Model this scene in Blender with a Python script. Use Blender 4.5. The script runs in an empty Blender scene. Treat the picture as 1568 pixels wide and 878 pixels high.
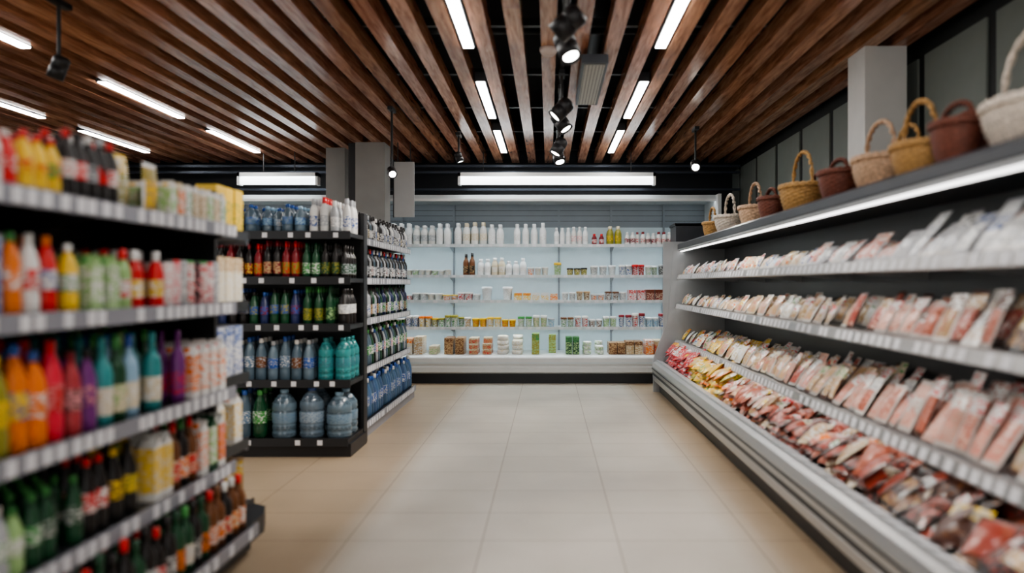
import bpy, math, random
from mathutils import Vector, Matrix
random.seed(7)
R=random.random
def U(a,b): return a+(b-a)*R()
S=bpy.context.scene

# ------------------------------------------------------------ materials
def newmat(name):
    m=bpy.data.materials.new(name); m.use_nodes=True
    nt=m.node_tree; b=nt.nodes['Principled BSDF']; return m,nt,b
def simple(name,col,rough=.5,metal=0,noise=0.0,nscale=8,emit=0,ecol=None,trans=0,stretch=(1,1,1)):
    m,nt,b=newmat(name)
    b.inputs['Roughness'].default_value=rough; b.inputs['Metallic'].default_value=metal
    b.inputs['Base Color'].default_value=(*col,1)
    if trans: b.inputs['Transmission Weight'].default_value=trans
    tc=nt.nodes.new('ShaderNodeTexCoord'); mp=nt.nodes.new('ShaderNodeMapping'); mp.inputs['Scale'].default_value=stretch
    n=nt.nodes.new('ShaderNodeTexNoise'); n.inputs['Scale'].default_value=nscale; n.inputs['Detail'].default_value=4
    r=nt.nodes.new('ShaderNodeValToRGB')
    k=max(noise,.03)
    r.color_ramp.elements[0].position=.3; r.color_ramp.elements[1].position=.7
    r.color_ramp.elements[0].color=(*[c*(1-k) for c in col],1); r.color_ramp.elements[1].color=(*[min(1,c*(1+k)) for c in col],1)
    nt.links.new(tc.outputs['Object'],mp.inputs[0]); nt.links.new(mp.outputs[0],n.inputs['Vector']); nt.links.new(n.outputs['Fac'],r.inputs[0]); nt.links.new(r.outputs[0],b.inputs['Base Color'])
    if emit:
        b.inputs['Emission Color'].default_value=(*(ecol or col),1); b.inputs['Emission Strength'].default_value=emit
    return m
def attrmat(name,rough=.35,trans=0,pscale=38,thr=.54,coat=0,st=(1,1,1)):
    m,nt,b=newmat(name)
    a=nt.nodes.new('ShaderNodeAttribute'); a.attribute_name='Col'
    a2=nt.nodes.new('ShaderNodeAttribute'); a2.attribute_name='Col2'
    tc=nt.nodes.new('ShaderNodeTexCoord'); mp=nt.nodes.new('ShaderNodeMapping'); mp.inputs['Scale'].default_value=st
    n=nt.nodes.new('ShaderNodeTexNoise'); n.inputs['Scale'].default_value=pscale; n.inputs['Detail'].default_value=3
    r=nt.nodes.new('ShaderNodeValToRGB'); r.color_ramp.elements[0].position=thr-.02; r.color_ramp.elements[1].position=thr+.02
    mx=nt.nodes.new('ShaderNodeMix'); mx.data_type='RGBA'
    nt.links.new(tc.outputs['Object'],mp.inputs[0]); nt.links.new(mp.outputs[0],n.inputs['Vector']); nt.links.new(n.outputs['Fac'],r.inputs[0]); nt.links.new(r.outputs[0],mx.inputs[0])
    nt.links.new(a.outputs['Color'],mx.inputs[6]); nt.links.new(a2.outputs['Color'],mx.inputs[7]); nt.links.new(mx.outputs[2],b.inputs['Base Color'])
    b.inputs['Roughness'].default_value=rough
    b.inputs['Transmission Weight'].default_value=trans
    b.inputs['Coat Weight'].default_value=coat
    return m
M_pack=attrmat('packaging_print',.33,pscale=55,st=(1,1,2.4),thr=.53)
M_film=attrmat('vacuum_film_print',.28,pscale=45,thr=.55,st=(1,1,1.8))
M_clear=attrmat('clear_plastic_bottle',.08,coat=.4,pscale=60,st=(1,1,2.6),thr=.56)
M_black=simple('black_powder_coat',(.012,.012,.014),.45)
M_dark=simple('dark_shelf_steel',(.03,.032,.036),.4,.3)
M_rail=simple('price_rail_grey',(.27,.28,.32),.35)
M_tag=simple('paper_price_tag',(.74,.75,.78),.6)
M_silver=simple('brushed_aluminium',(.46,.46,.46),.32,.6,.08,30,stretch=(1,.05,1))
M_whitem=simple('white_enamel',(.70,.72,.72),.35)
M_edge=simple('shelf_steel_grey',(.40,.42,.43),.35,.3)
M_caseback=simple('case_back_panel',(.62,.72,.76),.4)
M_caseback2=simple('case_upper_panel_shaded',(.24,.27,.30),.35)  # upper part of the case back: its shade is put into a darker colour
M_caseinner=simple('meat_case_inner_panel',(.10,.105,.11),.4)
M_grey=simple('grey_painted_panel',(.30,.30,.29),.6,0,.06,5)
M_greydk=simple('charcoal_fascia',(.045,.05,.06),.4)
M_led=simple('led_diffuser',(1,1,1),.5,emit=27,ecol=(1,.985,.96))
M_led_back=simple('case_led',(1,1,1),.5,emit=13,ecol=(.84,.95,1))
M_led_top=simple('case_canopy_led',(1,1,1),.5,emit=4,ecol=(.90,.97,1))
M_led_shelf=simple('shelf_led',(1,1,1),.5,emit=3.2,ecol=(1,.97,.93))
M_led_can=simple('canopy_led',(1,1,1),.5,emit=2.4,ecol=(1,.98,.96))
M_led_soft=simple('fluorescent_tube',(1,1,1),.5,emit=2.6,ecol=(.92,.97,1))
M_lens=simple('spot_lens',(1,1,1),.5,emit=12,ecol=(1,.96,.9))

# wood
def wood():
    m,nt,b=newmat('stained_wood_batten')
    tc=nt.nodes.new('ShaderNodeTexCoord'); mp=nt.nodes.new('ShaderNodeMapping'); mp.inputs['Scale'].default_value=(14,1.1,14)
    n=nt.nodes.new('ShaderNodeTexNoise'); n.inputs['Scale'].default_value=3; n.inputs['Detail'].default_value=8; n.inputs['Distortion'].default_value=.6
    r=nt.nodes.new('ShaderNodeValToRGB')
    e=r.color_ramp.elements; e[0].position=.30; e[0].color=(.32,.14,.08,1); e[1].position=.72; e[1].color=(.72,.39,.245,1)
    a=nt.nodes.new('ShaderNodeAttribute'); a.attribute_name='Col'
    mx=nt.nodes.new('ShaderNodeMix'); mx.data_type='RGBA'; mx.blend_type='MULTIPLY'; mx.inputs[0].default_value=1
    nt.links.new(tc.outputs['Object'],mp.inputs[0]); nt.links.new(mp.outputs[0],n.inputs['Vector']); nt.links.new(n.outputs['Fac'],r.inputs[0])
    nt.links.new(r.outputs[0],mx.inputs[6]); nt.links.new(a.outputs['Color'],mx.inputs[7]); nt.links.new(mx.outputs[2],b.inputs['Base Color'])
    bp=nt.nodes.new('ShaderNodeBump'); bp.inputs['Strength'].default_value=.12; nt.links.new(n.outputs['Fac'],bp.inputs['Height']); nt.links.new(bp.outputs[0],b.inputs['Normal'])
    b.inputs['Roughness'].default_value=.22
    return m
M_wood=wood()
def floor_mat():
    m,nt,b=newmat('porcelain_floor_tile')
    tc=nt.nodes.new('ShaderNodeTexCoord'); mp=nt.nodes.new('ShaderNodeMapping'); mp.inputs['Location'].default_value=(-.324+.634*20,-3.67+.447*20,0)
    br=nt.nodes.new('ShaderNodeTexBrick'); br.offset=0; br.squash=1
    br.inputs['Scale'].default_value=1; br.inputs['Brick Width'].default_value=.634; br.inputs['Row Height'].default_value=.447
    br.inputs['Mortar Size'].default_value=.0034; br.inputs['Mortar Smooth'].default_value=.2
    br.inputs['Color1'].default_value=(.55,.51,.445,1); br.inputs['Color2'].default_value=(.525,.485,.42,1); br.inputs['Mortar'].default_value=(.27,.215,.165,1)
    n=nt.nodes.new('ShaderNodeTexNoise'); n.inputs['Scale'].default_value=2.2; n.inputs['Detail'].default_value=8
    n3=nt.nodes.new('ShaderNodeTexNoise'); n3.inputs['Scale'].default_value=60; n3.inputs['Detail'].default_value=3
    r=nt.nodes.new('ShaderNodeValToRGB'); r.color_ramp.elements[0].color=(.78,.77,.75,1); r.color_ramp.elements[1].color=(1.12,1.12,1.12,1)
    r3=nt.nodes.new('ShaderNodeValToRGB'); r3.color_ramp.elements[0].color=(.93,.93,.93,1); r3.color_ramp.elements[1].color=(1.05,1.05,1.05,1)
    mx=nt.nodes.new('ShaderNodeMix'); mx.data_type='RGBA'; mx.blend_type='MULTIPLY'; mx.inputs[0].default_value=1
    mx2=nt.nodes.new('ShaderNodeMix'); mx2.data_type='RGBA'; mx2.blend_type='MULTIPLY'; mx2.inputs[0].default_value=1
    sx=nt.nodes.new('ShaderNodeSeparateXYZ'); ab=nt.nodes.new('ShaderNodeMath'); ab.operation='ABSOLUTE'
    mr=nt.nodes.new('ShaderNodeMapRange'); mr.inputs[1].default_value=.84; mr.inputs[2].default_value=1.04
    mx3=nt.nodes.new('ShaderNodeMix'); mx3.data_type='RGBA'; mx3.blend_type='MULTIPLY'; mx3.inputs[7].default_value=(.74,.62,.49,1)  # browner side strips; the lighter grey middle is lighting put into the colour
    L=nt.links.new
    L(tc.outputs['Object'],mp.inputs[0]); L(mp.outputs[0],br.inputs['Vector']); L(tc.outputs['Object'],n.inputs['Vector']); L(tc.outputs['Object'],n3.inputs['Vector'])
    L(n.outputs['Fac'],r.inputs[0]); L(n3.outputs['Fac'],r3.inputs[0]); L(br.outputs['Color'],mx.inputs[6]); L(r.outputs[0],mx.inputs[7])
    L(mx.outputs[2],mx2.inputs[6]); L(r3.outputs[0],mx2.inputs[7])
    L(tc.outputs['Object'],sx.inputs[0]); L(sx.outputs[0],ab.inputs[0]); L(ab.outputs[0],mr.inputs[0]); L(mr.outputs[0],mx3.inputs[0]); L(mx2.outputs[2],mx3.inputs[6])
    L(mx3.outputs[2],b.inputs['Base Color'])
    b.inputs['Roughness'].default_value=.36
    return m
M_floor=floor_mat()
def wicker(name,c):
    return simple(name,c,.6,0,.35,70)
M_w_white=wicker('wicker_cream',(.70,.62,.53)); M_w_tan=wicker('wicker_tan',(.46,.27,.10)); M_w_red=wicker('wicker_dark_red',(.17,.055,.035))
M_w_lt=wicker('wicker_light',(.56,.38,.25))

# ------------------------------------------------------------ mesh builder
class MB:
    def __init__(s): s.v=[];s.f=[];s.c=[];s.c2=[];s.m=[];s.sm=[]
    def add(s,vs,fs,c=(1,1,1),c2=None,m=0,smooth=False):
        o=len(s.v); s.v.extend(vs)
        for f in fs:
            s.f.append([i+o for i in f]); s.c.append(c); s.c2.append(c2 or c); s.m.append(m); s.sm.append(smooth)
    def box(s,x0,x1,y0,y1,z0,z1,m=0,c=(1,1,1),c2=None):
        vs=[(x0,y0,z0),(x1,y0,z0),(x1,y1,z0),(x0,y1,z0),(x0,y0,z1),(x1,y0,z1),(x1,y1,z1),(x0,y1,z1)]
        s.add(vs,[(0,3,2,1),(4,5,6,7),(0,1,5,4),(1,2,6,5),(2,3,7,6),(3,0,4,7)],c,c2,m)
    def lathe(s,x,y,z,pr,h,prof,seg=10,m=0,sx=1):
        o=len(s.v); n=seg
        for (rf,zf,_,_) in prof:
            for i in range(n):
                a=2*math.pi*i/n; s.v.append((x+pr*rf*math.cos(a),y+pr*rf*math.sin(a),z+h*zf))
        for k in range(1,len(prof)):
            c,c2=prof[k][2],prof[k][3]
            for i in range(n):
                j=(i+1)%n
                s.f.append([o+(k-1)*n+i,o+(k-1)*n+j,o+k*n+j,o+k*n+i]); s.c.append(c); s.c2.append(c2); s.m.append(m); s.sm.append(True)
        k=len(prof)-1
        s.f.append([o+k*n+i for i in range(n)]); s.c.append(prof[k][2]); s.c2.append(prof[k][3]); s.m.append(m); s.sm.append(False)
    def prism(s,pts,axis,a0,a1,m=0,c=(1,1,1)):
        n=len(pts)
        def P(p,a): return (p[0],a,p[1]) if axis=='y' else (a,p[0],p[1])
        vs=[P(p,a0) for p in pts]+[P(p,a1) for p in pts]
        fs=[(i,(i+1)%n,n+(i+1)%n,n+i) for i in range(n)]+[tuple(range(n-1,-1,-1)),tuple(range(n,2*n))]
        s.add(vs,fs,c,None,m)
    def tube(s,pts,r,seg=8,m=0,c=(1,1,1)):
        o=len(s.v)
        for i,p in enumerate(pts):
            p=Vector(p); d=(Vector(pts[min(i+1,len(pts)-1)])-Vector(pts[max(i-1,0)])).normalized()
            up=Vector((0,0,1)) if abs(d.z)<.9 else Vector((0,1,0))
            a=d.cross(up).normalized(); b=d.cross(a)
            for k in range(seg):
                t=2*math.pi*k/seg; q=p+(a*math.cos(t)+b*math.sin(t))*r; s.v.append(tuple(q))
        for i in range(len(pts)-1):
            for k in range(seg):
                j=(k+1)%seg; s.f.append([o+i*seg+k,o+i*seg+j,o+(i+1)*seg+j,o+(i+1)*seg+k]); s.c.append(c); s.c2.append(c); s.m.append(m); s.sm.append(True)
        for base in (0,len(pts)-1):
            s.f.append([o+base*seg+k for k in range(seg)]); s.c.append(c); s.c2.append(c); s.m.append(m); s.sm.append(False)
    def pillow(s,p,u,v,n,w,h,t,film,film2,cont,cont2,label=None,m=0,lr=1):
        o=len(s.v); p=Vector(p); PP=[-1,-.84,-.3,.3,.84,1]; G=5
        for side in (1,-.45):
            for b in PP:
                for a in PP:
                    a2=max(0,1-(abs(a)/.9)**2); b2=max(0,1-(abs(b)/.9)**2)
                    q=p+u*(a*w/2)+v*(b*h/2)+n*(side*t*math.sqrt(a2*b2)+(0.001*side))
                    s.v.append(tuple(q))
        N=36
        for sd in (0,1):
            for j in range(G):
                for i in range(G):
                    q=[o+sd*N+j*(G+1)+i,o+sd*N+j*(G+1)+i+1,o+sd*N+(j+1)*(G+1)+i+1,o+sd*N+(j+1)*(G+1)+i]
                    if sd: q.reverse()
                    edge=i in(0,G-1) or j in (0,G-1)
                    c,c2=(film,film2) if edge else (cont,cont2)
                    if label and not sd and (j==3 if lr==1 else (j==2 if lr==2 else (j>=3))): 
                        if lr!=2 or i in(1,2,3): c,c2=label
                    s.f.append(q); s.c.append(c); s.c2.append(c2); s.m.append(m); s.sm.append(True)
    def build(s,name,mats,parent=None):
        me=bpy.data.meshes.new(name); me.from_pydata(s.v,[],s.f)
        for mt in mats: me.materials.append(mt)
        me.polygons.foreach_set('material_index',s.m); me.polygons.foreach_set('use_smooth',s.sm)
        for an,src in (('Col',s.c),('Col2',s.c2)):
            at=me.color_attributes.new(an,'FLOAT_COLOR','CORNER'); d=[]
            for f,c in zip(s.f,src):
                d.extend((c[0],c[1],c[2],1.0)*len(f))
            at.data.foreach_set('color',d)
        me.update(); ob=bpy.data.objects.new(name,me); S.collection.objects.link(ob)
        if parent: ob.parent=parent
        return ob

# ------------------------------------------------------------ palette (linear)
W=(.72,.72,.70); CR=(.68,.60,.44); BK=(.012,.010,.010); RD=(.62,.02,.02); DR=(.22,.012,.02); OR=(.80,.20,.02); YL=(.78,.52,.04); GN=(.06,.28,.07); DG=(.012,.07,.03)
LG=(.33,.52,.22); BL=(.03,.10,.36); LB=(.30,.48,.64); TL=(.04,.27,.28); PK=(.70,.30,.32); PU=(.18,.03,.20); BR=(.16,.06,.02); TN=(.50,.33,.17); GY=(.40,.42,.44); NV=(.02,.03,.10); OL=(.30,.28,.04)
def var(c,a=.12):
    k=1+U(-a,a); return tuple(min(1,x*k) for x in c)

def place(mb,x,y,z,kind,r,h,va,face=(1,0),m=0):
    """va=(body,label,label2,cap)"""
    b,l,l2,cp=[var(q,.08) for q in va]
    seg=10
    if kind=='soda':
        P=[(0,0,b,b),(.85,0,b,b),(1,.04,b,b),(1,.22,b,b),(.93,.27,b,b),(1,.30,b,b),(1.01,.31,l,l2),(1.01,.55,l,l2),(.99,.56,b,b),(.9,.66,b,b),(.55,.80,b,b),(.34,.87,b,b),(.42,.88,cp,cp),(.40,.97,cp,cp),(.3,.98,cp,cp)]
    elif kind=='wine':
        P=[(0,0,b,b),(1,0,b,b),(1,.12,b,b),(1.01,.13,l,l2),(1.01,.43,l,l2),(1,.44,b,b),(1,.58,b,b),(.8,.68,b,b),(.42,.75,b,b),(.36,.84,b,b),(.40,.85,cp,cp),(.39,1,cp,cp)]
    elif kind=='milk':
        P=[(0,0,b,b),(.95,0,b,b),(1,.04,b,b),(1,.18,b,b),(1.01,.2,l,l2),(1.01,.48,l,l2),(1,.58,b,b),(.75,.72,b,b),(.45,.80,b,b),(.52,.82,cp,cp),(.50,.97,cp,cp)]
    elif kind=='can':
        P=[(0,0,cp,cp),(.88,0,cp,cp),(1,.05,l,l2),(1,.93,l,l2),(.88,.98,cp,cp),(.84,1,cp,cp),(.8,.97,cp,cp)]
    elif kind=='cup':
        P=[(0,0,b,b),(.82,0,b,b),(.98,.8,l,l2),(1.06,.82,cp,cp),(1.06,.97,cp,cp),(.9,1,cp,cp)]
    elif kind=='jug':
        d=tuple(q*.55 for q in b)
        P=[(0,0,b,b),(.95,0,b,b),(1,.05,b,b),(1,.10,d,b),(.93,.13,b,b),(1,.16,b,b),(1,.24,d,b),(.93,.27,b,b),(1,.30,b,b),(1.01,.31,l,l2),(1.01,.5,l,l2),(1,.51,b,b),(.93,.55,d,b),(1,.58,b,b),(.95,.70,b,b),(.6,.83,d,b),(.28,.89,b,b),(.36,.90,cp,cp),(.35,.97,cp,cp)]
        seg=14
    elif kind=='carton':
        w=r*.94
        mb.box(x-w,x+w,y-w,y+w,z,z+h*.12,m,b); mb.box(x-w,x+w,y-w,y+w,z+h*.12,z+h*.8,m,l,l2)
        k=z+h*.8
        mb.add([(x-w,y-w,k),(x+w,y-w,k),(x+w,y+w,k),(x-w,y+w,k),(x-w,y,z+h*.95),(x+w,y,z+h*.95),(x-w,y,z+h),(x+w,y,z+h)],
               [(0,1,5,4),(2,3,4,5),(0,4,3),(1,2,5),(4,5,7,6)],b,None,m)
        mb.box(x-w*.3,x+w*.3,y-w*.75,y-w*.2,k+h*.02,k+h*.12,m,cp)
        return
    elif kind=='box':
        w=r*.95
        mb.box(x-w,x+w,y-w,y+w,z,z+h*.7,m,l,l2); mb.box(x-w,x+w,y-w,y+w,z+h*.7,z+h,m,b,l)
        mb.box(x-w*.98,x+w*.98,y-w*.05,y+w*.05,z+h,z+h*1.01,m,cp)
        return
    elif kind=='pouch':
        n=Vector((face[0],face[1],0)); u=Vector((-face[1],face[0],0))
        mb.pillow(Vector((x,y,z+h/2)),u,Vector((0,0,1)),n,2*r,h,r*.5,b,b,l,l2,(cp,l2),m); return
    mb.lathe(x,y,z,r,h,P,seg,m)

MATS=[M_pack,M_clear]
def pick(vs,i,group):
    return vs[(i//group)%len(vs)] if R()>.15 else random.choice(vs)
def fill_y(name,xf,sgn,y0,y1,z,kind,r,h,vs,rows=3,group=2,clear=False,gap=.004,seed=None):
    mb=MB(); n=max(1,int((y1-y0)/(2*r+gap))); st=(y1-y0)/n
    for i in range(n):
        va=pick(vs,i,group); y=y0+st*(i+.5)
        hh=h*(1+.06*math.sin(3.1*(i//group)))
        for k in range(rows):
            if k==0 and R()<.05: continue
            place(mb,xf+sgn*(r+.008+k*(2*r+.006)),y+U(-.002,.002),z+.001,kind,r,hh,va,(-sgn,0),1 if clear else 0)
    return mb.build(name,MATS)
def fill_x(name,yf,x0,x1,z,kind,r,h,vs,rows=2,group=2,clear=False,gap=.004,hv=.06,stack=1):
    mb=MB(); n=max(1,int((x1-x0)/(2*r+gap))); st=(x1-x0)/n
    for i in range(n):
        va=pick(vs,i,group); x=x0+st*(i+.5); hh=h*(1+hv*math.sin(2.3*(i//group)))
        for k in range(rows):
            if R()<.04: continue
            ns=stack if stack==1 else random.choice([stack,stack,stack-1])
            for q in range(ns):
                place(mb,x+U(-.002,.002),yf+r+.008+k*(2*r+.006),z+.001+q*(hh+.001),kind,r,hh,va,(0,-1),1 if clear else 0)
    return mb.build(name,MATS)

# ------------------------------------------------------------ room shell
def slab(name,x0,x1,y0,y1,z0,z1,mat):
    mb=MB(); mb.box(x0,x1,y0,y1,z0,z1); return mb.build(name,[mat])
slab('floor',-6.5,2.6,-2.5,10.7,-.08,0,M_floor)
slab('wall_back',-6.5,2.6,10.6,10.7,0,3.4,simple('black_wall_paint',(.010,.013,.018),.5))
slab('wall_left',-6.6,-6.5,-2.5,10.7,0,3.4,simple('dark_wall_paint',(.02,.022,.026),.6))
mb=MB(); mb.box(2.5,2.6,-2.5,10.7,0,3.4,0)
y=4.45-.83*8
while y<10.3:
    mb.box(2.485,2.5,y,y+.73,1.0,2.72,1); y+=.83
mb.build('wall_right',[simple('wall_right_paint',(.012,.014,.014),.6),simple('green_grey_panel',(.20,.225,.205),.6)])
slab('ceiling',-6.6,2.6,-2.5,10.7,3.4,3.5,simple('black_ceiling_paint',(.006,.006,.007),.8))

# wood batten ceiling
sp=.2147; hc=2.8
mb=MB()
for k in range(-29,12):
    x=k*sp; c=U(.78,1.15)
    y0=-2.4-U(0,2)
    while y0<10.3:
        y1=min(10.3,y0+3.6)
        cc=c*U(.88,1.12); mb.box(x-.05,x+.05,max(y0,-2.4),y1-.002,hc,hc+.12,0,(cc,cc*U(.95,1.02),cc*U(.9,1.05))); y0=y1
yy=-2
while yy<10.4:
    mb.box(-6.4,2.45,yy,yy+.05,hc+.121,hc+.17,1); yy+=1.2
mb.build('wood_batten_ceiling',[M_wood,M_black])
mb=MB()
for x in(-4.2,-1.6,.35,1.9):
    mb.tube([(x,-2.3,3.22),(x,4,3.22),(x,10.5,3.22)],.11,12)
for y in (2.1,5.7,9.2):
    mb.tube([(-6.3,y,3.05),(-2,y,3.05),(2.4,y,3.05)],.03,8)
mb.build('ventilation_duct',[simple('duct_dark_metal',(.05,.055,.06),.35,.6)])

def strip(x,y0,y1):
    mb=MB(); mb.box(x-.042,x+.042,y0,y1,hc-.005,hc+.07,0); mb.box(x-.032,x+.032,y0+.01,y1-.01,hc-.012,hc-.0052,1)
    mb.build('linear_ceiling_light',[M_greydk,M_led])
for x in (-2.5*sp,3.5*sp,-3.53+.02,-4.84):
    for a,b in ((-1.1,.25),(1.6,2.95),(3.93,5.27),(6.15,7.5),(8.1,9.46)):  # strips behind and above the camera are unseen, added for even light
        strip(x,a,b)

# track spotlights
def spot(x,y,z,tilt,yaw,r=.05,L=.15,power=25,top=None):
    top=top or hc
    e=bpy.data.objects.new('track_spotlight',None); S.collection.objects.link(e); e.location=(x,y,z)
    mb=MB(); mb.tube([(0,0,top-z+.0),(0,0,.06),(0,0,0)],.011,8)
    mb.box(-.022,.022,-.09,.09,top-z-.03,top-z+.0)
    mb.build('stem',[M_black],e)
    d=Vector((math.sin(tilt)*math.cos(yaw),math.sin(tilt)*math.sin(yaw),-math.cos(tilt)))
    q=d.to_track_quat('Z','Y').to_matrix().to_4x4()
    mb=MB(); K=(1,1,1)
    mb.lathe(0,0,-L/2,r,L,[(0,0,K,K),(.7,0,K,K),(.85,.06,K,K),(1,.12,K,K),(1,.45,K,K),(.96,.46,K,K),(.96,.5,K,K),(1,.51,K,K),(1,1,K,K),(.9,1,K,K),(.8,.9,K,K)],20)
    o=mb.build('lamp_head',[M_black],e); o.matrix_local=q
    mb=MB(); mb.lathe(0,0,L*.42,r*.72,.003,[(0,0,K,K),(1,0,K,K),(1,1,K,K)],16)
    o=mb.build('lens',[M_lens],e); o.matrix_local=q
    if power:
        ld=bpy.data.lights.new('spot_beam','SPOT'); ld.energy=power; ld.spot_size=math.radians(70); ld.spot_blend=.8; ld.shadow_soft_size=.05; ld.color=(1,.93,.85)
        lo=bpy.data.objects.new('beam',ld); S.collection.objects.link(lo); lo.parent=e; lo.location=d*(L*.6); lo.rotation_euler=d.to_track_quat('-Z','Y').to_euler()
rr=math.radians
for (y,yaw,t,p) in ((3.95,165,50,90),(4.33,-50,28,50),(5.9,190,45,80),(6.35,-20,35,60),(7.5,200,30,40),(8.05,-60,28,40)):
    spot(.10,y,2.52,rr(t),rr(yaw),r=.06,L=.17,power=p)
spot(1.5,8.0,2.42,rr(60),rr(-100),.05,.14,15)
spot(-1.42,7.1,2.22,rr(60),rr(-70),.04,.12,12)
spot(-.95,8.3,2.55,rr(20),rr(0),.04,.11,0)
spot(-2.75,4.4,2.42,rr(20),rr(190),.045,.13,0)
mb=MB(); mb.box(.085,.115,3.2,9.6,2.801,2.84); mb.build('lighting_track',[M_black])
mb=MB(); K=(1,1,1); mb.lathe(0,5.3,2.75,.06,.05,[(0,0,K,K),(.6,0,K,K),(.85,.25,K,K),(1,.6,K,K),(1,1,K,K)],20); mb.build('smoke_detector',[simple('detector_plastic',(.5,.42,.38),.5)])
mb=MB(); mb.box(.225,.405,5.3,6.55,2.70,2.76,0)
mb.box(.245,.385,5.34,6.51,2.695,2.70,1)
for i in range(6): mb.box(.25+.024*i,.254+.024*i,5.34,6.51,2.692,2.695,0)
mb.box(.24,.26,5.5,5.52,2.76,2.85,0); mb.box(.24,.26,6.3,6.32,2.76,2.85,0)
mb.build('ceiling_air_vent',[M_greydk,simple('vent_mesh',(.5,.51,.48),.5)])

# ------------------------------------------------------------ gondola shelves helpers
def tags_y(mb,x0,x1,y0,y1,z0,z1,m,w=.045,g=.032):
    y=y0+.02
    while y+w<y1:
        if R()<.88: mb.box(x0,x1,y,y+w,z0,z1,m)
        y+=w+g*U(.5,1.6)
def tags_x(mb,y0,y1,x0,x1,z0,z1,m,w=.045,g=.032):
    x=x0+.02
    while x+w<x1:
        if R()<.88: mb.box(x,x+w,y0,y1,z0,z1,m)
        x+=w+g*U(.5,1.6)

# ---- near left gondola
Z1=[1.455,1.115,.74,.41,.13]
mb=MB()
Y0,Y1=.6,3.5
mb.box(-1.93,-1.89,Y0,Y1,0,1.62,0)
for y in (Y0,1.55,2.5,Y1-.03): mb.box(-1.895,-1.85,y,y+.03,0,1.64,0)
for i,z in enumerate(Z1):
    xf=-1.40 if i<4 else -1.30
    mb.box(-1.89,xf-.004,Y0,Y1,z-.03,z,1)
    mb.box(xf-.004,xf+.006,Y0,Y1,z-.045,z+.008,2)
    tags_y(mb,xf+.006,xf+.009,Y0,Y1,z-.040,z+.003,3,w=.038,g=.028)
    for y in (Y0+.02,1.56,2.51,Y1-.02):
        if i<4: mb.prism([(-1.89,z-.03),(-1.45,z-.03),(-1.45,z-.045),(-1.89,z-.13)],'y',y,y+.006,0)
mb.prism([(-1.89,0),(-1.36,0),(-1.33,.02),(-1.33,.08),(-1.89,.08)],'y',Y0,Y1,0)
mb.build('gondola_shelf',[M_black,M_dark,M_rail,M_tag])
X=-1.415
def g1(name,y0,y1,z,kind,r,h,vs,**k):
    if kind in('soda','wine','can','milk'): r*=.84; k['rows']=k.get('rows',3)+1
    return fill_y(name,X if z>.2 else -1.32,-1,y0,y1,z,kind,r,h,vs,**k)
z=Z1[0]
g1('soda_bottles',.62,2.12,z,'soda',.033,.165,[(RD,RD,W,W),(RD,W,RD,RD),(W,RD,W,RD)],rows=4)
g1('juice_bottles',2.13,2.31,z,'soda',.033,.17,[(YL,YL,RD,RD),(YL,GN,OR,RD),(LG,YL,GN,GN)],rows=4)
g1('cola_bottles',2.32,2.62,z,'soda',.033,.215,[(BK,W,RD,RD),(BK,RD,W,BK),(BK,GY,BK,W),(BK,RD,BK,GY)],rows=4,group=1)
g1('snack_pouches',2.63,2.94,z,'pouch',.05,.19,[(YL,OL,W,YL),(OL,YL,BR,YL),(W,YL,TN,OL)],rows=3,gap=.0,group=1)
g1('juice_cartons',2.95,3.47,z,'carton',.028,.14,[(W,LG,W,YL),(CR,OR,W,W),(W,W,GN,GN),(LB,W,PK,W),(W,CR,TN,W)],rows=4,group=1)
z=Z1[1]
g1('energy_drink_cans',.62,2.06,z,'can',.033,.21,[(GN,GN,BL,GY),(BL,BL,W,GY)],rows=4)
g1('juice_bottles',2.07,2.30,z,'soda',.035,.23,[(OR,OR,W,GN),(W,RD,W,W),(RD,W,BL,OR),(OR,W,RD,RD),(BL,W,BL,W)],rows=4,group=1)
g1('juice_bottles',2.31,2.42,z,'soda',.036,.21,[(YL,W,GN,W)],rows=4)
g1('green_tea_cartons',2.43,2.62,z,'carton',.034,.18,[(LG,LG,W,GN),(GN,LG,W,W)],rows=3)
g1('yogurt_drink_bottles',2.63,2.93,z,'milk',.034,.21,[(LG,W,RD,RD),(W,GN,YL,YL),(PK,W,GY,BK),(RD,YL,W,W),(BK,CR,BK,W)],rows=4,group=1)
g1('canned_drinks',2.94,3.47,z,'can',.032,.18,[(GY,W,PK,BK),(W,PK,W,RD),(BK,GY,W,GY),(CR,W,RD,GN),(BK,BK,PK,BK)],rows=4,group=1)
z=Z1[2]
g1('fruit_soda_bottles',.62,2.33,z,'soda',.042,.29,[(OR,OR,W,BL),(OR,(.6,.1,.02),YL,OR),((.65,.03,.06),RD,PK,RD),(OL,YL,OL,YL),(OR,YL,BL,BL)],rows=3,group=1)
g1('fruit_soda_bottles',2.34,2.50,z,'soda',.036,.26,[((.4,.05,.06),PK,BK,DR),(PU,PU,PK,BK)],rows=3,group=1)
g1('sparkling_wine_bottles',2.51,3.0,z,'wine',.040,.29,[(TL,CR,W,TL),(DG,CR,LG,GN),(LB,CR,W,BL),(GN,W,CR,LG)],rows=3,group=1)
g1('berry_drink_bottles',3.01,3.12,z,'wine',.034,.28,[(PU,PU,RD,PU)],rows=3)
g1('juice_cartons',3.13,3.47,z,'carton',.033,.22,[(W,OR,W,OR),(W,W,OR,RD),(YL,W,YL,W),(W,PK,OR,W)],rows=3,group=1)
z=Z1[3]
g1('mineral_water_bottles',.62,2.15,z,'soda',.034,.20,[(LG,W,LG,GN),(W,LB,W,BL),(GY,W,GN,W)],rows=3,group=1)
g1('green_glass_bottles',2.16,2.42,z,'soda',.031,.21,[(DG,GN,W,GN),(DG,DG,W,GN)],rows=3,group=1)
g1('cola_bottles',2.43,2.56,z,'soda',.036,.25,[(BK,RD,W,RD)],rows=3)
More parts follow.
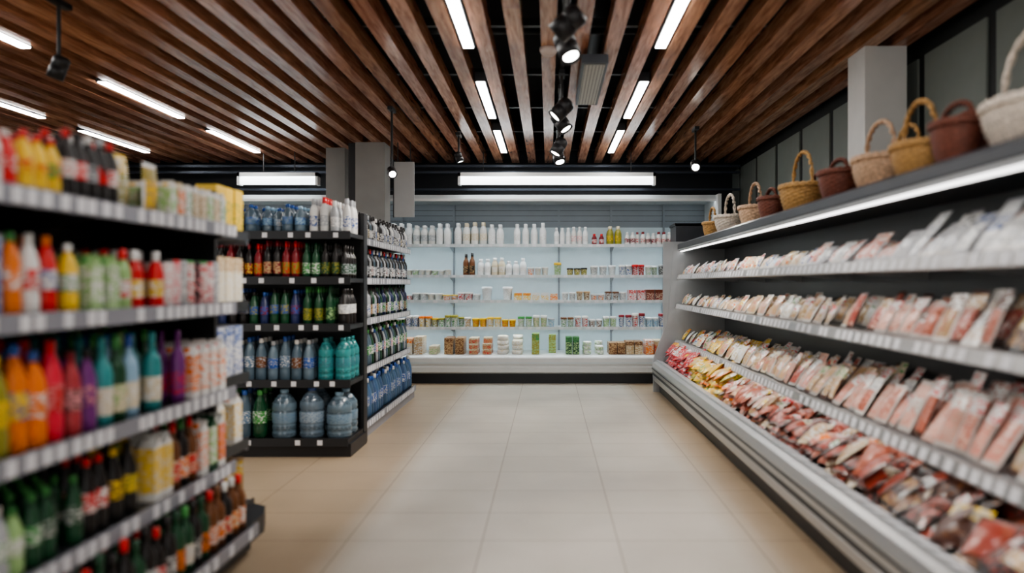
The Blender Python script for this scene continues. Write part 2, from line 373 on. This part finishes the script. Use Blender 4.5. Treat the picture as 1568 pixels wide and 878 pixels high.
g1('iced_tea_bottles',2.57,2.75,z,'soda',.038,.25,[(BK,YL,BK,YL),(BK,OL,YL,BK)],rows=3,group=1)
g1('tea_cartons',2.76,2.98,z,'carton',.034,.24,[(YL,CR,LG,LG),(W,LG,W,CR),(W,YL,CR,W)],rows=3,group=1)
g1('iced_tea_bottles',2.99,3.2,z,'wine',.036,.26,[(BR,RD,CR,RD),(BK,OR,W,GN)],rows=3,group=1)
g1('juice_cartons',3.21,3.47,z,'carton',.034,.23,[(W,W,OR,OR),(DG,LG,W,W),(W,OR,PK,W)],rows=3,group=1)
z=Z1[4]
g1('wine_bottles',.62,2.75,z,'wine',.038,.24,[(BK,RD,W,RD),(DG,W,GN,DG),(BK,GY,W,BK)],rows=3,group=1)
g1('wine_bottles',2.76,3.1,z,'wine',.038,.24,[(BK,BK,W,BK),(DG,OR,BR,DG),(DG,W,CR,GN)],rows=3,group=1)
g1('liquor_bottles',3.11,3.47,z,'wine',.04,.24,[(BR,W,OR,RD),(BR,OR,W,BR),(BK,CR,RD,W),(BR,OR,CR,W)],rows=3,group=1)

ZE=[1.44,1.10,.75,.42,.10]
mb=MB()
mb.box(-2.35,-1.50,3.52,3.55,0,1.62,0)
for i,z in enumerate(ZE):
    y1=3.90 if i<4 else 3.97
    mb.box(-2.35,-1.50,3.55,y1,z-.03,z,1); mb.box(-2.35,-1.5,y1,y1+.008,z-.045,z+.012,2)
    mb.box(-1.5,-1.49,3.55,y1,z-.03,z+.02,1)
    tags_x(mb,y1+.008,y1+.011,-2.33,-1.52,z-.04,z+.005,3)
pts=[(-2.35,3.52),(-1.40,3.52),(-1.38,3.6),(-1.38,3.8),(-1.42,3.93),(-1.52,3.99),(-2.35,3.99)]
n=len(pts); mb.add([(p[0],p[1],0) for p in pts]+[(p[0],p[1],.09) for p in pts],[(i,(i+1)%n,n+(i+1)%n,n+i) for i in range(n)]+[tuple(range(n,2*n))],m=1)
mb.build('gondola_end_cap',[M_black,M_dark,M_rail,M_tag])
for z,kd,h,vs in ((ZE[0],'box',.21,[(YL,YL,OL,YL)]),(ZE[1],'box',.22,[(CR,YL,CR,W),(TN,CR,W,W)]),(ZE[2],'box',.24,[(W,CR,PU,W),(BL,W,BL,W)]),(ZE[3],'carton',.24,[(W,W,YL,OR)]),(ZE[4],'pouch',.26,[(TN,TN,CR,YL),(CR,YL,TN,TN)])):
    fill_x('boxed_snacks',3.56,-2.3,-1.505,z,kd,.05 if kd!='pouch' else .06,h,vs,rows=3,group=2)

# ---- second gondola
ZG=[1.565,1.245,.915,.52,.12]
mb=MB()
mb.box(-2.45,-1.40,5.93,5.97,0,1.73,0)
mb.box(-1.41,-1.385,5.88,5.99,0,1.735,0)
for i,z in enumerate(ZG):
    yf=5.5 if i<4 else 5.44
    mb.box(-2.45,-1.39,yf,5.93,z-.03,z,0); mb.box(-2.45,-1.39,yf-.008,yf,z-.045,z+.012,1)
    tags_x(mb,yf-.011,yf-.008,-2.43,-1.40,z-.035,z,3,w=.035,g=.12)
mb.box(-2.45,-1.375,5.45,5.93,0,.09,0)
XG=-1.48
mb.box(-1.99,-1.95,6.0,8.35,0,1.72,0)
for y in(6.0,6.78,7.56,8.32): mb.box(-1.95,-1.91,y,y+.03,0,1.72,0)
for i,z in enumerate(ZG):
    xf=XG if i<4 else XG+.06
    mb.box(-1.95,xf,6.0,8.35,z-.03,z,0); mb.box(xf,xf+.008,6.0,8.35,z-.045,z+.012,2)
    tags_y(mb,xf+.008,xf+.011,6.0,8.35,z-.038,z+.004,3)
    mb.box(-2.4,-1.99,6.0,8.35,z-.03,z,0)
mb.box(-1.95,XG+.05,6.0,8.35,0,.08,2)
mb.build('gondola_shelf',[M_black,M_dark,M_rail,M_tag])
wt=(.085,.13,.17); wt2=(.13,.19,.24); LBB=(.12,.2,.3)
fill_x('water_bottle_multipacks',5.52,-2.42,-1.72,ZG[0],'soda',.04,.20,[(wt,LBB,BL,BL),(wt2,LB,BL,LB),(wt2,(.2,.3,.4),W,BL)],rows=4,clear=True,group=1)
fill_x('milk_bottles',5.52,-1.70,-1.41,ZG[0],'milk',.030,.25,[(W,W,BL,GY),(W,GY,W,RD),(GY,W,GY,W)],rows=5,group=1)
fill_x('beer_bottles',5.52,-2.42,-1.76,ZG[1],'wine',.030,.26,[(BK,TN,DR,DR),(DR,OL,RD,RD),(BK,DR,YL,DR)],rows=4)
fill_x('beer_bottles',5.52,-1.75,-1.41,ZG[1],'wine',.030,.25,[(DG,GN,W,DG),(BK,DG,OL,BK),(BK,DG,GY,BK)],rows=4)
fill_x('lemonade_bottles',5.52,-2.42,-1.76,ZG[2],'soda',.032,.25,[(NV,BL,DR,BL),(BK,BR,BL,BL),(NV,DR,BL,BK),(DG,BL,OL,BK)],rows=4)
fill_x('green_glass_bottles',5.52,-1.75,-1.51,ZG[2],'wine',.030,.27,[(DG,OL,DG,GN),(DG,DG,LG,DG)],rows=4)
fill_x('cola_bottles',5.52,-1.5,-1.41,ZG[2],'soda',.042,.26,[(BK,W,GY,BK)],rows=3)
fill_x('mineral_water_bottles',5.52,-2.42,-1.66,ZG[3],'soda',.040,.30,[(wt,LBB,W,BL),(wt,BR,GY,W),(wt2,BL,GY,GY)],rows=3,clear=True,group=1)
fill_x('water_jugs',5.52,-1.65,-1.40,ZG[3],'jug',.056,.31,[(TL,(.05,.2,.24),TL,TL)],rows=3,clear=True)
fill_x('mineral_water_bottles',5.47,-2.42,-1.98,ZG[4],'soda',.05,.33,[(DG,GN,W,GN),(wt,LBB,W,BL)],rows=3,clear=True)
fill_x('water_jugs',5.47,-1.97,-1.39,ZG[4],'jug',.088,.35,[(wt2,(.18,.27,.35),LBB,LB),((.15,.21,.27),(.3,.38,.46),LBB,BL)],rows=2,group=1,clear=True)
def g2(name,z,kind,r,h,vs,**k):
    fill_y(name,XG-.01 if z>.2 else XG+.04,-1,6.02,8.33,z,kind,r,h,vs,group=1,**k)
g2('liquor_bottles',ZG[0],'wine',.034,.22,[(GY,W,BK,BK),(W,GY,BL,BK),(BK,CR,BK,W),(wt,W,GY,GY),(BK,W,BK,BK)],rows=3)
g2('liquor_bottles',ZG[1],'wine',.034,.25,[(GY,W,BK,BK),(BK,W,DR,RD),(wt,W,GY,BL),(BK,GY,BK,W)],rows=3)
g2('wine_bottles',ZG[2],'wine',.036,.27,[(BK,TN,BK,BK),(DG,W,GY,BK),(GY,W,BL,BK),(NV,GY,GN,DG)],rows=3)
g2('soda_bottles',ZG[3],'soda',.038,.30,[(DG,W,GN,BK),(BK,GY,BL,W),(GY,PK,W,BL),(wt,GN,W,GN)],rows=3)
g2('mineral_water_bottles',ZG[4],'soda',.042,.32,[((.05,.10,.20),BL,W,BL),((.07,.15,.28),LBB,BL,W),((.06,.12,.2),GY,BL,BL)],rows=3)

# ---- pillars
slab('pillar',-2.17,-1.84,8.8,9.1,0,2.8,M_grey)
slab('pillar_black_trim',-2.26,-2.175,8.85,9.1,0,2.8,M_black)
slab('pillar',-2.60,-2.38,9.15,9.35,0,2.8,M_grey)
mb=MB(); mb.box(-1.74,-1.51,8.8,8.83,1.96,2.58,0); mb.box(-1.70,-1.69,8.81,8.82,2.58,2.83,1); mb.box(-1.56,-1.55,8.81,8.82,2.58,2.83,1)
mb.box(-1.745,-1.735,8.795,8.835,1.955,2.585,1)
mb.build('hanging_sign_board',[simple('sign_board_grey',(.38,.39,.39),.5),M_black])
slab('pillar',2.12,2.40,5.25,5.55,0,2.8,simple('pillar_light_grey',(.66,.66,.64),.6))
# ------------------------------------------------------------ back refrigerated case
XB0,XB1=-5.0,2.05
ZB=[1.70,1.315,1.0,.665,.36]
mb=MB()
mb.box(XB0,XB1,9.52,10.4,0,.12,0)
mb.prism([(9.50,.12),(9.455,.14),(9.45,.20),(9.462,.21),(9.462,.225),(9.45,.235),(9.45,.31),(9.462,.325),(9.50,.335),(9.56,.335),(9.60,.34),(10.4,.34),(10.4,.12)],'x',XB0,XB1,1)
mb.box(XB0,XB1,9.447,9.452,.245,.262,5)
mb.box(XB0,XB1,10.30,10.4,.3,1.95,2); mb.box(XB0,XB1,10.30,10.4,1.95,2.25,3)
for zz in (2.03,2.10,2.17): mb.box(XB0,XB1,10.297,10.30,zz,zz+.004,0)
mb.prism([(9.6,2.25),(9.58,2.22),(9.58,2.25),(9.62,2.30),(10.4,2.34),(10.4,2.25)],'x',XB0,XB1,5)
mb.box(XB0,XB1,9.62,9.66,2.232,2.249,7)
mb.box(XB0,XB1,9.57,9.579,2.222,2.25,1)
for x in [-4.7,-4.0,-3.3,-2.62,-1.93,-1.24,.136,.82,1.51]:
    mb.box(x-.012,x+.012,10.27,10.296,.34,2.24,3)
for i,z in enumerate(ZB[:4]):
    mb.box(XB0,XB1,9.80,10.27,z-.012,z,1); mb.box(XB0,XB1,9.785,9.80,z-.030,z+.006,5)
    tags_x(mb,9.782,9.785,XB0,XB1,z-.026,z+.002,6,w=.05,g=.06)
    mb.box(XB0,XB1,9.815,9.835,z-.022,z-.013,4)
    for x in [-2.62,-1.93,-1.24,.136,.82,1.51]:
        mb.prism([(10.27,z-.013),(9.82,z-.013),(9.82,z-.025),(10.27,z-.09)],'x',x-.003,x+.003,3)
mb.box(XB1,XB1+.04,9.47,10.4,0,2.3,1)
mb.build('refrigerated_display_case',[M_dark,M_whitem,M_caseback,M_caseback2,M_led_back,simple('shelf_edge_white',(.6,.66,.68),.3),M_tag,M_led_top])
def px(x,D=9.85): return (x-840)/1200*D
def bk(name,i,xa,xb,kind,r,h,vs,rows=2,**k):
    D=9.81 if i<4 else 9.60
    fill_x(name,D,px(xa,D),px(xb,D),ZB[i] if i<4 else .342,kind,r,h,vs,rows=rows,**k)
MW=(W,W,GY,W); MC=(CR,W,CR,W); MS=((.8,.82,.83),(.8,.82,.83),W,(.8,.82,.83))
bk('milk_bottles',0,560,690,'milk',.045,.265,[MS,MS,(W,(.6,.64,.66),GY,W)],group=3)
bk('milk_bottles',0,694,772,'milk',.047,.28,[MS,(W,CR,W,CR)],group=2)
bk('milk_bottles',0,785,838,'milk',.042,.27,[MS,MS],group=3)
bk('yogurt_bottles',0,848,901,'milk',.032,.22,[MS,(W,W,PK,W)],group=3)
bk('yogurt_bottles',0,905,927,'milk',.030,.14,[(DR,W,RD,RD),(W,PK,W,DR)],group=2)
bk('oil_bottles',0,929,953,'milk',.043,.24,[(OL,OL,YL,CR)],group=4)
bk('kefir_bottles',0,957,1030,'milk',.030,.16,[(W,DR,W,W),(W,W,RD,DR)],group=2)
bk('yogurt_cups',1,560,690,'cup',.036,.07,[(W,W,CR,W),(CR,LG,W,W)])
bk('sauce_bottles',1,708,727,'wine',.034,.27,[(BR,BK,TN,BK)],group=1)
bk('cream_bottles',1,730,806,'milk',.042,.21,[MS,MC,MS],hv=.12)
bk('yogurt_cups',1,807,840,'cup',.04,.10,[(W,W,OR,W),MC])
bk('pesto_jars',1,843,865,'cup',.045,.16,[(LG,LG,W,YL)])
bk('olive_jars',1,868,900,'cup',.04,.09,[(DG,OL,CR,BK)])
bk('cream_cheese_tubs',1,903,945,'cup',.045,.12,[MW,MS])
bk('yogurt_cups',1,948,1030,'cup',.038,.13,[(W,W,BL,W),(W,RD,W,RD),(CR,W,LG,W),(W,BK,W,GY)])
bk('cream_cheese_tubs',2,560,735,'cup',.045,.085,[(CR,W,CR,W),(W,W,OR,YL),(W,W,RD,W),MW],hv=.2)
bk('cottage_cheese_tubs',2,737,752,'cup',.06,.17,[MS],group=4)
bk('cottage_cheese_tubs',2,770,783,'cup',.058,.17,[MS],group=4)
bk('cheese_packs',2,786,855,'box',.05,.09,[(OR,YL,W,OR),(W,W,YL,W),(CR,OR,CR,W)])
bk('yogurt_cups',2,860,960,'cup',.04,.10,[MW,(W,CR,BR,TN),(CR,W,OR,W),(BR,W,BR,BR)],hv=.2)
bk('dessert_boxes',2,962,1030,'box',.05,.13,[(RD,W,RD,W),(BR,DR,CR,W),(DR,W,DR,W)])
bk('yogurt_cups',3,560,720,'cup',.038,.13,[(YL,OL,W,YL),(W,W,GN,OL),(BR,TN,W,W),(W,W,BL,W),(YL,W,YL,OR)],hv=.15)
bk('dessert_cups',3,722,790,'cup',.042,.11,[(W,YL,OR,YL),(CR,W,YL,YL)],hv=.15)
bk('hummus_tubs',3,792,850,'cup',.04,.13,[(W,W,LG,GN),(CR,CR,LG,W),(W,LB,W,GY)],hv=.15)
bk('dessert_cups',3,858,945,'cup',.038,.12,[(GN,W,GN,BR),(W,W,RD,W),(TN,W,BR,W),(LG,LG,W,W),(W,BL,W,BL)],hv=.2)
bk('pudding_cups',3,948,1030,'cup',.036,.15,[(W,W,BL,DR),(BR,W,RD,W),(W,LB,W,W)],hv=.2)
bk('butter_packs',4,600,648,'box',.055,.19,[(OR,CR,W,CR),(CR,TN,W,W)],rows=3,hv=.15)
bk('tofu_packs',4,650,676,'box',.05,.10,[(CR,CR,LG,W)],rows=3)
bk('cheese_boxes',4,678,712,'box',.055,.20,[(TN,BR,TN,TN),(BR,TN,BR,BR)],rows=3)
bk('sausage_packs',4,714,756,'box',.055,.065,[(CR,TN,RD,CR),(TN,CR,BR,CR),(CR,CR,PK,W)],rows=3,stack=3)
bk('cheese_wheels',4,758,803,'can',.065,.055,[(W,W,CR,CR),(W,W,GY,W)],rows=3,stack=4)
bk('frozen_vegetable_packs',4,808,832,'box',.047,.25,[(GN,OL,LG,LG)],rows=3)
bk('salad_packs',4,834,858,'box',.047,.23,[(OL,LG,OL,GN)],rows=3)
bk('herb_packs',4,866,888,'box',.04,.21,[(GN,DG,LG,GN)],rows=3)
bk('cheese_wheels',4,890,928,'can',.05,.05,[(W,W,LG,W)],rows=3,stack=3)
bk('cheese_boxes',4,932,985,'box',.05,.14,[(TN,BR,TN,TN),(BR,TN,CR,BR),(CR,TN,OR,CR)],rows=3,hv=.15)
bk('cheese_boxes',4,988,1030,'box',.05,.17,[(CR,TN,RD,CR),(W,OR,CR,W)],rows=3)
for xa,xb in ((-1.10,1.30),(-3.78,-2.80)):
    mb=MB(); mb.box(xa,xb,9.5,9.62,2.515,2.56,0); mb.tube([(xa+.03,9.56,2.468),((xa+xb)/2,9.56,2.468),(xb-.03,9.56,2.468)],.05,12,1)
    mb.box(xa,xa+.03,9.5,9.62,2.41,2.56,0); mb.box(xb-.03,xb,9.5,9.62,2.41,2.56,0)
    for x in(xa+.3,xb-.3): mb.box(x,x+.01,9.55,9.56,2.56,2.82,2)
    mb.build('hanging_linear_lamp',[M_whitem,M_led_soft,M_black])
mb=MB()
for z in(2.40,2.62,2.70): mb.box(-6.4,2.45,10.0,10.05,z,z+.03)
mb.build('ceiling_cable_tray',[simple('tray_dark_blue',(.05,.06,.08),.35,.5)])

# ------------------------------------------------------------ right meat case
YR0,YR1=.6,8.75
XS=1.45
ZR=[1.30,.975,.58]
mb=MB()
mb.prism([(1.24,0),(1.24,.11),(2.0,.11),(2.0,0)],'y',YR0,YR1,0)
mb.prism([(1.24,.11),(1.19,.115),(1.165,.14),(1.16,.19),(1.172,.20),(1.172,.215),(1.158,.225),(1.155,.29),(1.17,.33),(1.20,.345),(1.27,.33),(1.285,.26),(2.0,.30),(2.0,.11)],'y',YR0,YR1,1)
mb.box(1.159,1.1725,YR0,YR1,.197,.222,0)
mb.box(1.150,1.1575,YR0,YR1,.262,.272,0)
mb.prism([(1.20,.347),(1.265,.333),(1.27,.345),(1.205,.36)],'y',YR0,YR1,5)
y=YR0
while y<YR1-.1:
    mb.add([(1.206,y,.3605),(1.206,y+.05,.3605),(1.268,y+.05,.3465),(1.268,y,.3465)],[(0,3,2,1)],m=6); y+=.05+U(.03,.07)
mb.box(1.97,2.03,YR0,YR1,.1,1.66,2)
mb.prism([(XS,1.575),(XS-.01,1.60),(XS-.01,1.645),(XS+.01,1.66),(2.03,1.66),(2.03,1.60),(XS+.12,1.60),(XS+.11,1.575)],'y',YR0,YR1,3)
mb.box(XS-.012,XS-.004,YR0,YR1,1.578,1.590,5)
mb.box(XS+.02,XS+.05,YR0,YR1,1.566,1.5745,8)
for i,z in enumerate(ZR):
    xf=XS-.0+(.01 if i==0 else -.01*i)
    mb.box(xf,1.97,YR0,YR1,z-.02,z,5); mb.prism([(xf,z+.012),(xf-.014,z+.008),(xf-.028,z-.042),(xf-.014,z-.046),(xf,z-.02)],'y',YR0,YR1,7)
    y=YR0+.02
    while y<YR1-.06:
        if R()<.85: mb.add([(xf-.0165,y,z+.004),(xf-.0165,y+.05,z+.004),(xf-.029,y+.05,z-.036),(xf-.029,y,z-.036)],[(0,3,2,1)],m=6)
        y+=.05+U(.02,.05)
    mb.box(xf+.02,xf+.035,YR0,YR1,z-.030,z-.021,4)
    y=YR0+.4
    while y<YR1: mb.prism([(1.97,z-.021),(xf+.03,z-.021),(xf+.03,z-.032),(1.97,z-.08)],'y',y,y+.006,1); y+=1.02
mb.prism([(1.17,.0),(1.17,.36),(1.33,.8),(1.40,1.66),(1.46,1.66),(1.40,.8),(1.28,.3),(1.28,0)],'y',YR1,YR1+.04,5)
mb.box(1.28,2.03,YR1+.01,YR1+.03,0,1.68,5)
mb.box(1.43,2.0,YR1+.05,YR1+.45,0,1.88,3); mb.box(1.42,2.01,YR1+.05,YR1+.46,1.86,1.89,0)
mb.build('meat_display_case',[M_dark,M_silver,M_caseinner,M_greydk,M_led_shelf,M_edge,M_tag,M_silver,M_led_can])
# meat packs
PI=(.60,.24,.18); PI2=(.66,.41,.33); HR=(.34,.055,.035); SAL=(.42,.11,.06); BEI=(.56,.37,.19); FILM=(.48,.44,.41); FW=(.64,.62,.58); DK=(.08,.03,.02); GYF=(.46,.47,.49)
def packs(name,xf,xb,ya,yb,z,w,h,t,lean,vs,rows=3,jit=.10):
    mb=MB(); n=max(1,int((yb-ya)/(w*.92))); st=(yb-ya)/n
    for i in range(n):
        va=pick(vs,i,random.choice([1,2,2,3])); col_h=h*U(.85,1.08); coll=lean+U(-.12,.12)
        for k in range(rows):
            if R()<.05: continue
            L=coll+U(-jit,jit); ya_=U(-jit,jit)*1.8
            u=Vector((math.sin(ya_),-math.cos(ya_),0)); v=Vector((math.sin(L)*math.cos(ya_),math.sin(L)*math.sin(ya_),math.cos(L))); nn=u.cross(v)
            if nn.x>0: nn=-nn; u=-u
            hh=col_h*U(.95,1.05)
            bx=xf+.02+U(-.012,.02)+k*(xb-xf-.10-h*math.sin(lean)*.5)/max(1,rows-1)*.9
            p=Vector((bx,ya+st*(i+.5)+U(-.012,.012),z+.006+t*.4*math.sin(lean)))+v*(hh/2)
            film,c,c2,l,l2=[var(q,.18) for q in va]
            mb.pillow(p,u,v,nn,w*U(.85,.98),hh,t,film,film,c,c2,(l,l2) if R()<.8 else None,0,random.choice([1,1,2,3]))
    return mb.build(name,[M_film])
sets={'sil':[(GYF,GYF,W,W,GY),(FILM,GYF,W,GY,W),(FW,W,GYF,W,PI),(GYF,W,GY,GYF,BL),(FW,GYF,W,W,BK)],
 'ham':[(FILM,PI,PI2,W,RD),(PI2,PI2,PI,W,SAL),(FILM,PI2,PI,FW,PI),(FW,SAL,PI,W,GY),(FILM,HR,PI,CR,RD),(GYF,PI,W,PI2,W),(FW,PI2,W,W,GY),(DK,SAL,PI,W,RD),(DK,BEI,W,CR,GN)],
 'sal':[(FILM,SAL,PI,DK,W),(FILM,PI2,SAL,W,RD),(DK,HR,PI2,TN,W),(DK,BR,SAL,CR,BK),(FW,BEI,SAL,W,BR),(DK,DK,SAL,W,RD),(CR,BEI,HR,W,BK),(FW,W,TN,W,BK),(BK,DK,BEI,YL,W)],
 'bei':[(FILM,BEI,PI2,W,OR),(FW,BEI,PI2,TN,W),(FILM,TN,CR,W,RD),(FW,PI2,BEI,CR,HR),(CR,BEI,PI,W,BR),(FILM,PI,BEI,YL,W),(FW,W,CR,W,GN),(BR,TN,BEI,W,BK)],
 'yel':[(YL,YL,W,YL,RD),(YL,BEI,YL,W,OR),(CR,YL,BEI,OR,W)],
 'mix':[(FW,W,BL,W,RD),(FW,CR,OR,W,YL),(FILM,PI2,GN,W,GN),(FW,W,LB,LB,W),(GYF,PI,W,CR,OR)]}
z=ZR[0]+.002
packs('sliced_ham_packs',1.47,1.95,.7,3.3,z,.13,.22,.018,.65,sets['sil'])
packs('cured_meat_packs',1.47,1.95,3.3,4.5,z,.13,.16,.02,.8,[sets['sil'][0],sets['ham'][5],sets['mix'][4],sets['sil'][2]])
packs('smoked_fish_packs',1.47,1.95,4.5,5.6,z,.12,.13,.02,.7,sets['mix']+sets['ham'][:2])
packs('cheese_snack_packs',1.47,1.95,5.6,8.7,z,.10,.12,.02,.6,sets['mix'])
z=ZR[1]+.002
packs('salami_packs',1.45,1.95,.7,3.0,z,.11,.22,.016,.5,sets['sal'])
packs('salami_packs',1.45,1.95,3.0,4.3,z,.11,.18,.02,.55,sets['sal'][:3]+sets['bei'])
packs('smoked_cheese_packs',1.45,1.95,4.3,6.2,z,.11,.16,.02,.6,sets['bei'])
packs('frankfurter_packs',1.45,1.95,6.2,8.7,z,.10,.12,.02,.7,sets['bei']+sets['mix'])
z=ZR[2]+.002
packs('sliced_ham_packs',1.44,1.95,.7,3.3,z,.115,.25,.018,.55,sets['ham'])
packs('bacon_packs',1.44,1.95,3.3,4.9,z,.115,.20,.02,.62,sets['ham']+sets['bei'][:2])
packs('cheese_slice_packs',1.44,1.95,4.9,6.8,z,.12,.17,.025,.68,sets['bei']+[sets['yel'][1]])
packs('frankfurter_packs',1.44,1.95,6.8,8.7,z,.12,.14,.02,.7,sets['yel']+sets['mix'])
def bin_packs(name,ya,yb,vs,w,h,t,layers=2,lean=1.15,xa=1.35):
    mb=MB(); y=ya
    while y<yb:
        x=xa
        while x<1.9:
            for q in range(layers):
                yaw=U(-.6,.6); L=lean+U(-.4,.18)
                u=Vector((math.sin(yaw),-math.cos(yaw),0)); v=Vector((math.sin(L)*math.cos(yaw),math.sin(L)*math.sin(yaw),math.cos(L))); nn=u.cross(v)
                if nn.z<0: nn=-nn; u=-u
                film,c,c2,l,l2=[var(s_,.2) for s_ in random.choice(vs)]
                p=Vector((x+U(-.02,.02),y+U(-.03,.03),.345+(x-1.36)*.22+q*(t*1.5)+math.cos(L)*h*.3))
                mb.pillow(p,u,v,nn,w*U(.8,1),h,t,film,film,c,c2,(l,l2) if R()<.6 else None,0,random.choice([1,2,2,3]))
            x+=h*.72
        y+=w*.72
    return mb.build(name,[M_film])
bin_packs('smoked_meat_packs',.7,3.2,[(DK,HR,SAL,W,GY),(DK,BR,HR,RD,W),(BK,DK,HR,W,RD),(DK,DK,BR,CR,YL),(BK,BK,HR,TN,W),(FW,PI,W,W,RD),(BK,BK,DK,BK,BR),(BK,BR,TN,BK,DK)],.16,.17,.022,2)
bin_packs('smoked_meat_packs',3.2,4.7,[(DK,HR,PI,W,RD),(DK,SAL,PI2,OR,W),(BK,DK,HR,W,GN),(DK,HR,SAL,CR,BK),(SAL,SAL,PI,W,RD),(CR,TN,W,W,BR)],.13,.17,.026,3)
bin_packs('cold_cut_packs',4.7,5.9,[(FILM,PI2,SAL,W,RD),(DK,BEI,PI,YL,W),(OR,PI,W,RD,W),(SAL,SAL,PI,CR,W),(TN,BEI,SAL,W,BK)],.13,.16,.03,3)
bin_packs('cheese_stick_packs',5.9,7.2,[(YL,YL,W,YL,RD),(YL,BEI,YL,YL,W),(OL,YL,GN,W,OR),(OR,BEI,YL,W,OR)],.13,.16,.03,4)
bin_packs('crab_stick_packs',7.2,8.6,[(RD,RD,W,RD,W),(RD,W,RD,RD,YL),(DR,RD,PK,W,RD),(RD,RD,PK,YL,RD)],.13,.16,.03,4)

# ------------------------------------------------------------ baskets
def basket(x,y,w,H,hb,mat,z=1.662):
    e=bpy.data.objects.new('wicker_basket',None); S.collection.objects.link(e); e.location=(x,y,z)
    mb=MB(); n=40; rows=max(10,int(hb/.011))
    ow,od=w/2,w*.36
    for k in range(rows*2+1):
        t=k/(rows*2); rf=.74+.26*math.sin(min(1,t*1.15)*math.pi/2)
        for i in range(n):
            a=2*math.pi*i/n; wv=1+.035*math.sin(a*n/4+(k//2)*math.pi)+(.018 if k%2 else 0)
            mb.v.append((od*rf*wv*math.cos(a),ow*rf*wv*math.sin(a),t*hb))
    for k in range(rows*2):
        for i in range(n):
            j=(i+1)%n; mb.f.append([k*n+i,k*n+j,(k+1)*n+j,(k+1)*n+i]); mb.c.append(K);mb.c2.append(K);mb.m.append(0);mb.sm.append(True)
    mb.f.append(list(range(n))); mb.c.append(K);mb.c2.append(K);mb.m.append(0);mb.sm.append(False)
    mb.build('woven_body',[mat],e)
    mb=MB()
    for q in range(2):
        pts=[(od*1.03*math.cos(a),ow*1.03*math.sin(a)+.0,hb+.008*math.sin(a*12+q*math.pi)) for a in [2*math.pi*i/72 for i in range(73)]]
        mb.tube(pts,.011 if w>.2 else .008,6)
    mb.build('braided_rim',[mat],e)
    mb=MB()
    for q in range(2):
        pts=[]
        for i in range(41):
            a=math.pi*i/40; tw=i*.9+q*math.pi
            pts.append((.007*math.cos(tw),-ow*.98*math.cos(a)*(1+.05*math.sin(a)),hb*.85+(H-hb*.85)*math.sin(a)**.7+.007*math.sin(tw)))
        mb.tube(pts,.008,6)
    mb.build('arched_handle',[mat],e)
XK=1.59
for (y,w,H,hb,mt) in ((2.64,.44,.42,.15,M_w_white),(3.05,.24,.24,.16,M_w_red),(3.36,.29,.32,.13,M_w_tan),(3.83,.33,.33,.15,M_w_lt),(4.3,.27,.22,.15,M_w_red),(5.0,.37,.38,.16,M_w_tan),(5.6,.24,.22,.15,M_w_red),(6.15,.33,.33,.14,M_w_lt),(7.0,.36,.34,.14,M_w_white),(7.6,.25,.28,.13,M_w_tan)):
    basket(XK+(.03 if w>.3 else 0)+(.04 if w>.4 else 0),y,w,H,hb,mt)
for (y,w,H,hb,mt) in ((3.5,.3,.3,.2,M_w_red),(4.05,.28,.36,.15,M_w_tan),(4.65,.3,.3,.2,M_w_red),(5.4,.3,.3,.16,M_w_red),(2.9,.3,.36,.2,M_w_red)):
    basket(1.86,y,w,H,hb,mt)

# ------------------------------------------------------------ world, camera
w=bpy.data.worlds.new('World'); S.world=w; w.use_nodes=True
w.node_tree.nodes['Background'].inputs[0].default_value=(1,.97,.93,1); w.node_tree.nodes['Background'].inputs[1].default_value=1.1  # ambient fill, let in where the room is left open behind the camera
cd=bpy.data.cameras.new('camera'); co=bpy.data.objects.new('camera',cd); S.collection.objects.link(co)
co.location=(0,0,1.2); co.rotation_euler=(math.pi/2,0,0); cd.lens=27.55; cd.sensor_width=36; cd.shift_x=-.0357; cd.shift_y=-.0019
cd.clip_start=.05; cd.clip_end=50
cd.dof.use_dof=True; cd.dof.focus_distance=8.5; cd.dof.aperture_fstop=.8
S.camera=co
S.view_settings.view_transform='AgX'; S.view_settings.look='AgX - Medium High Contrast'; S.view_settings.exposure=.58
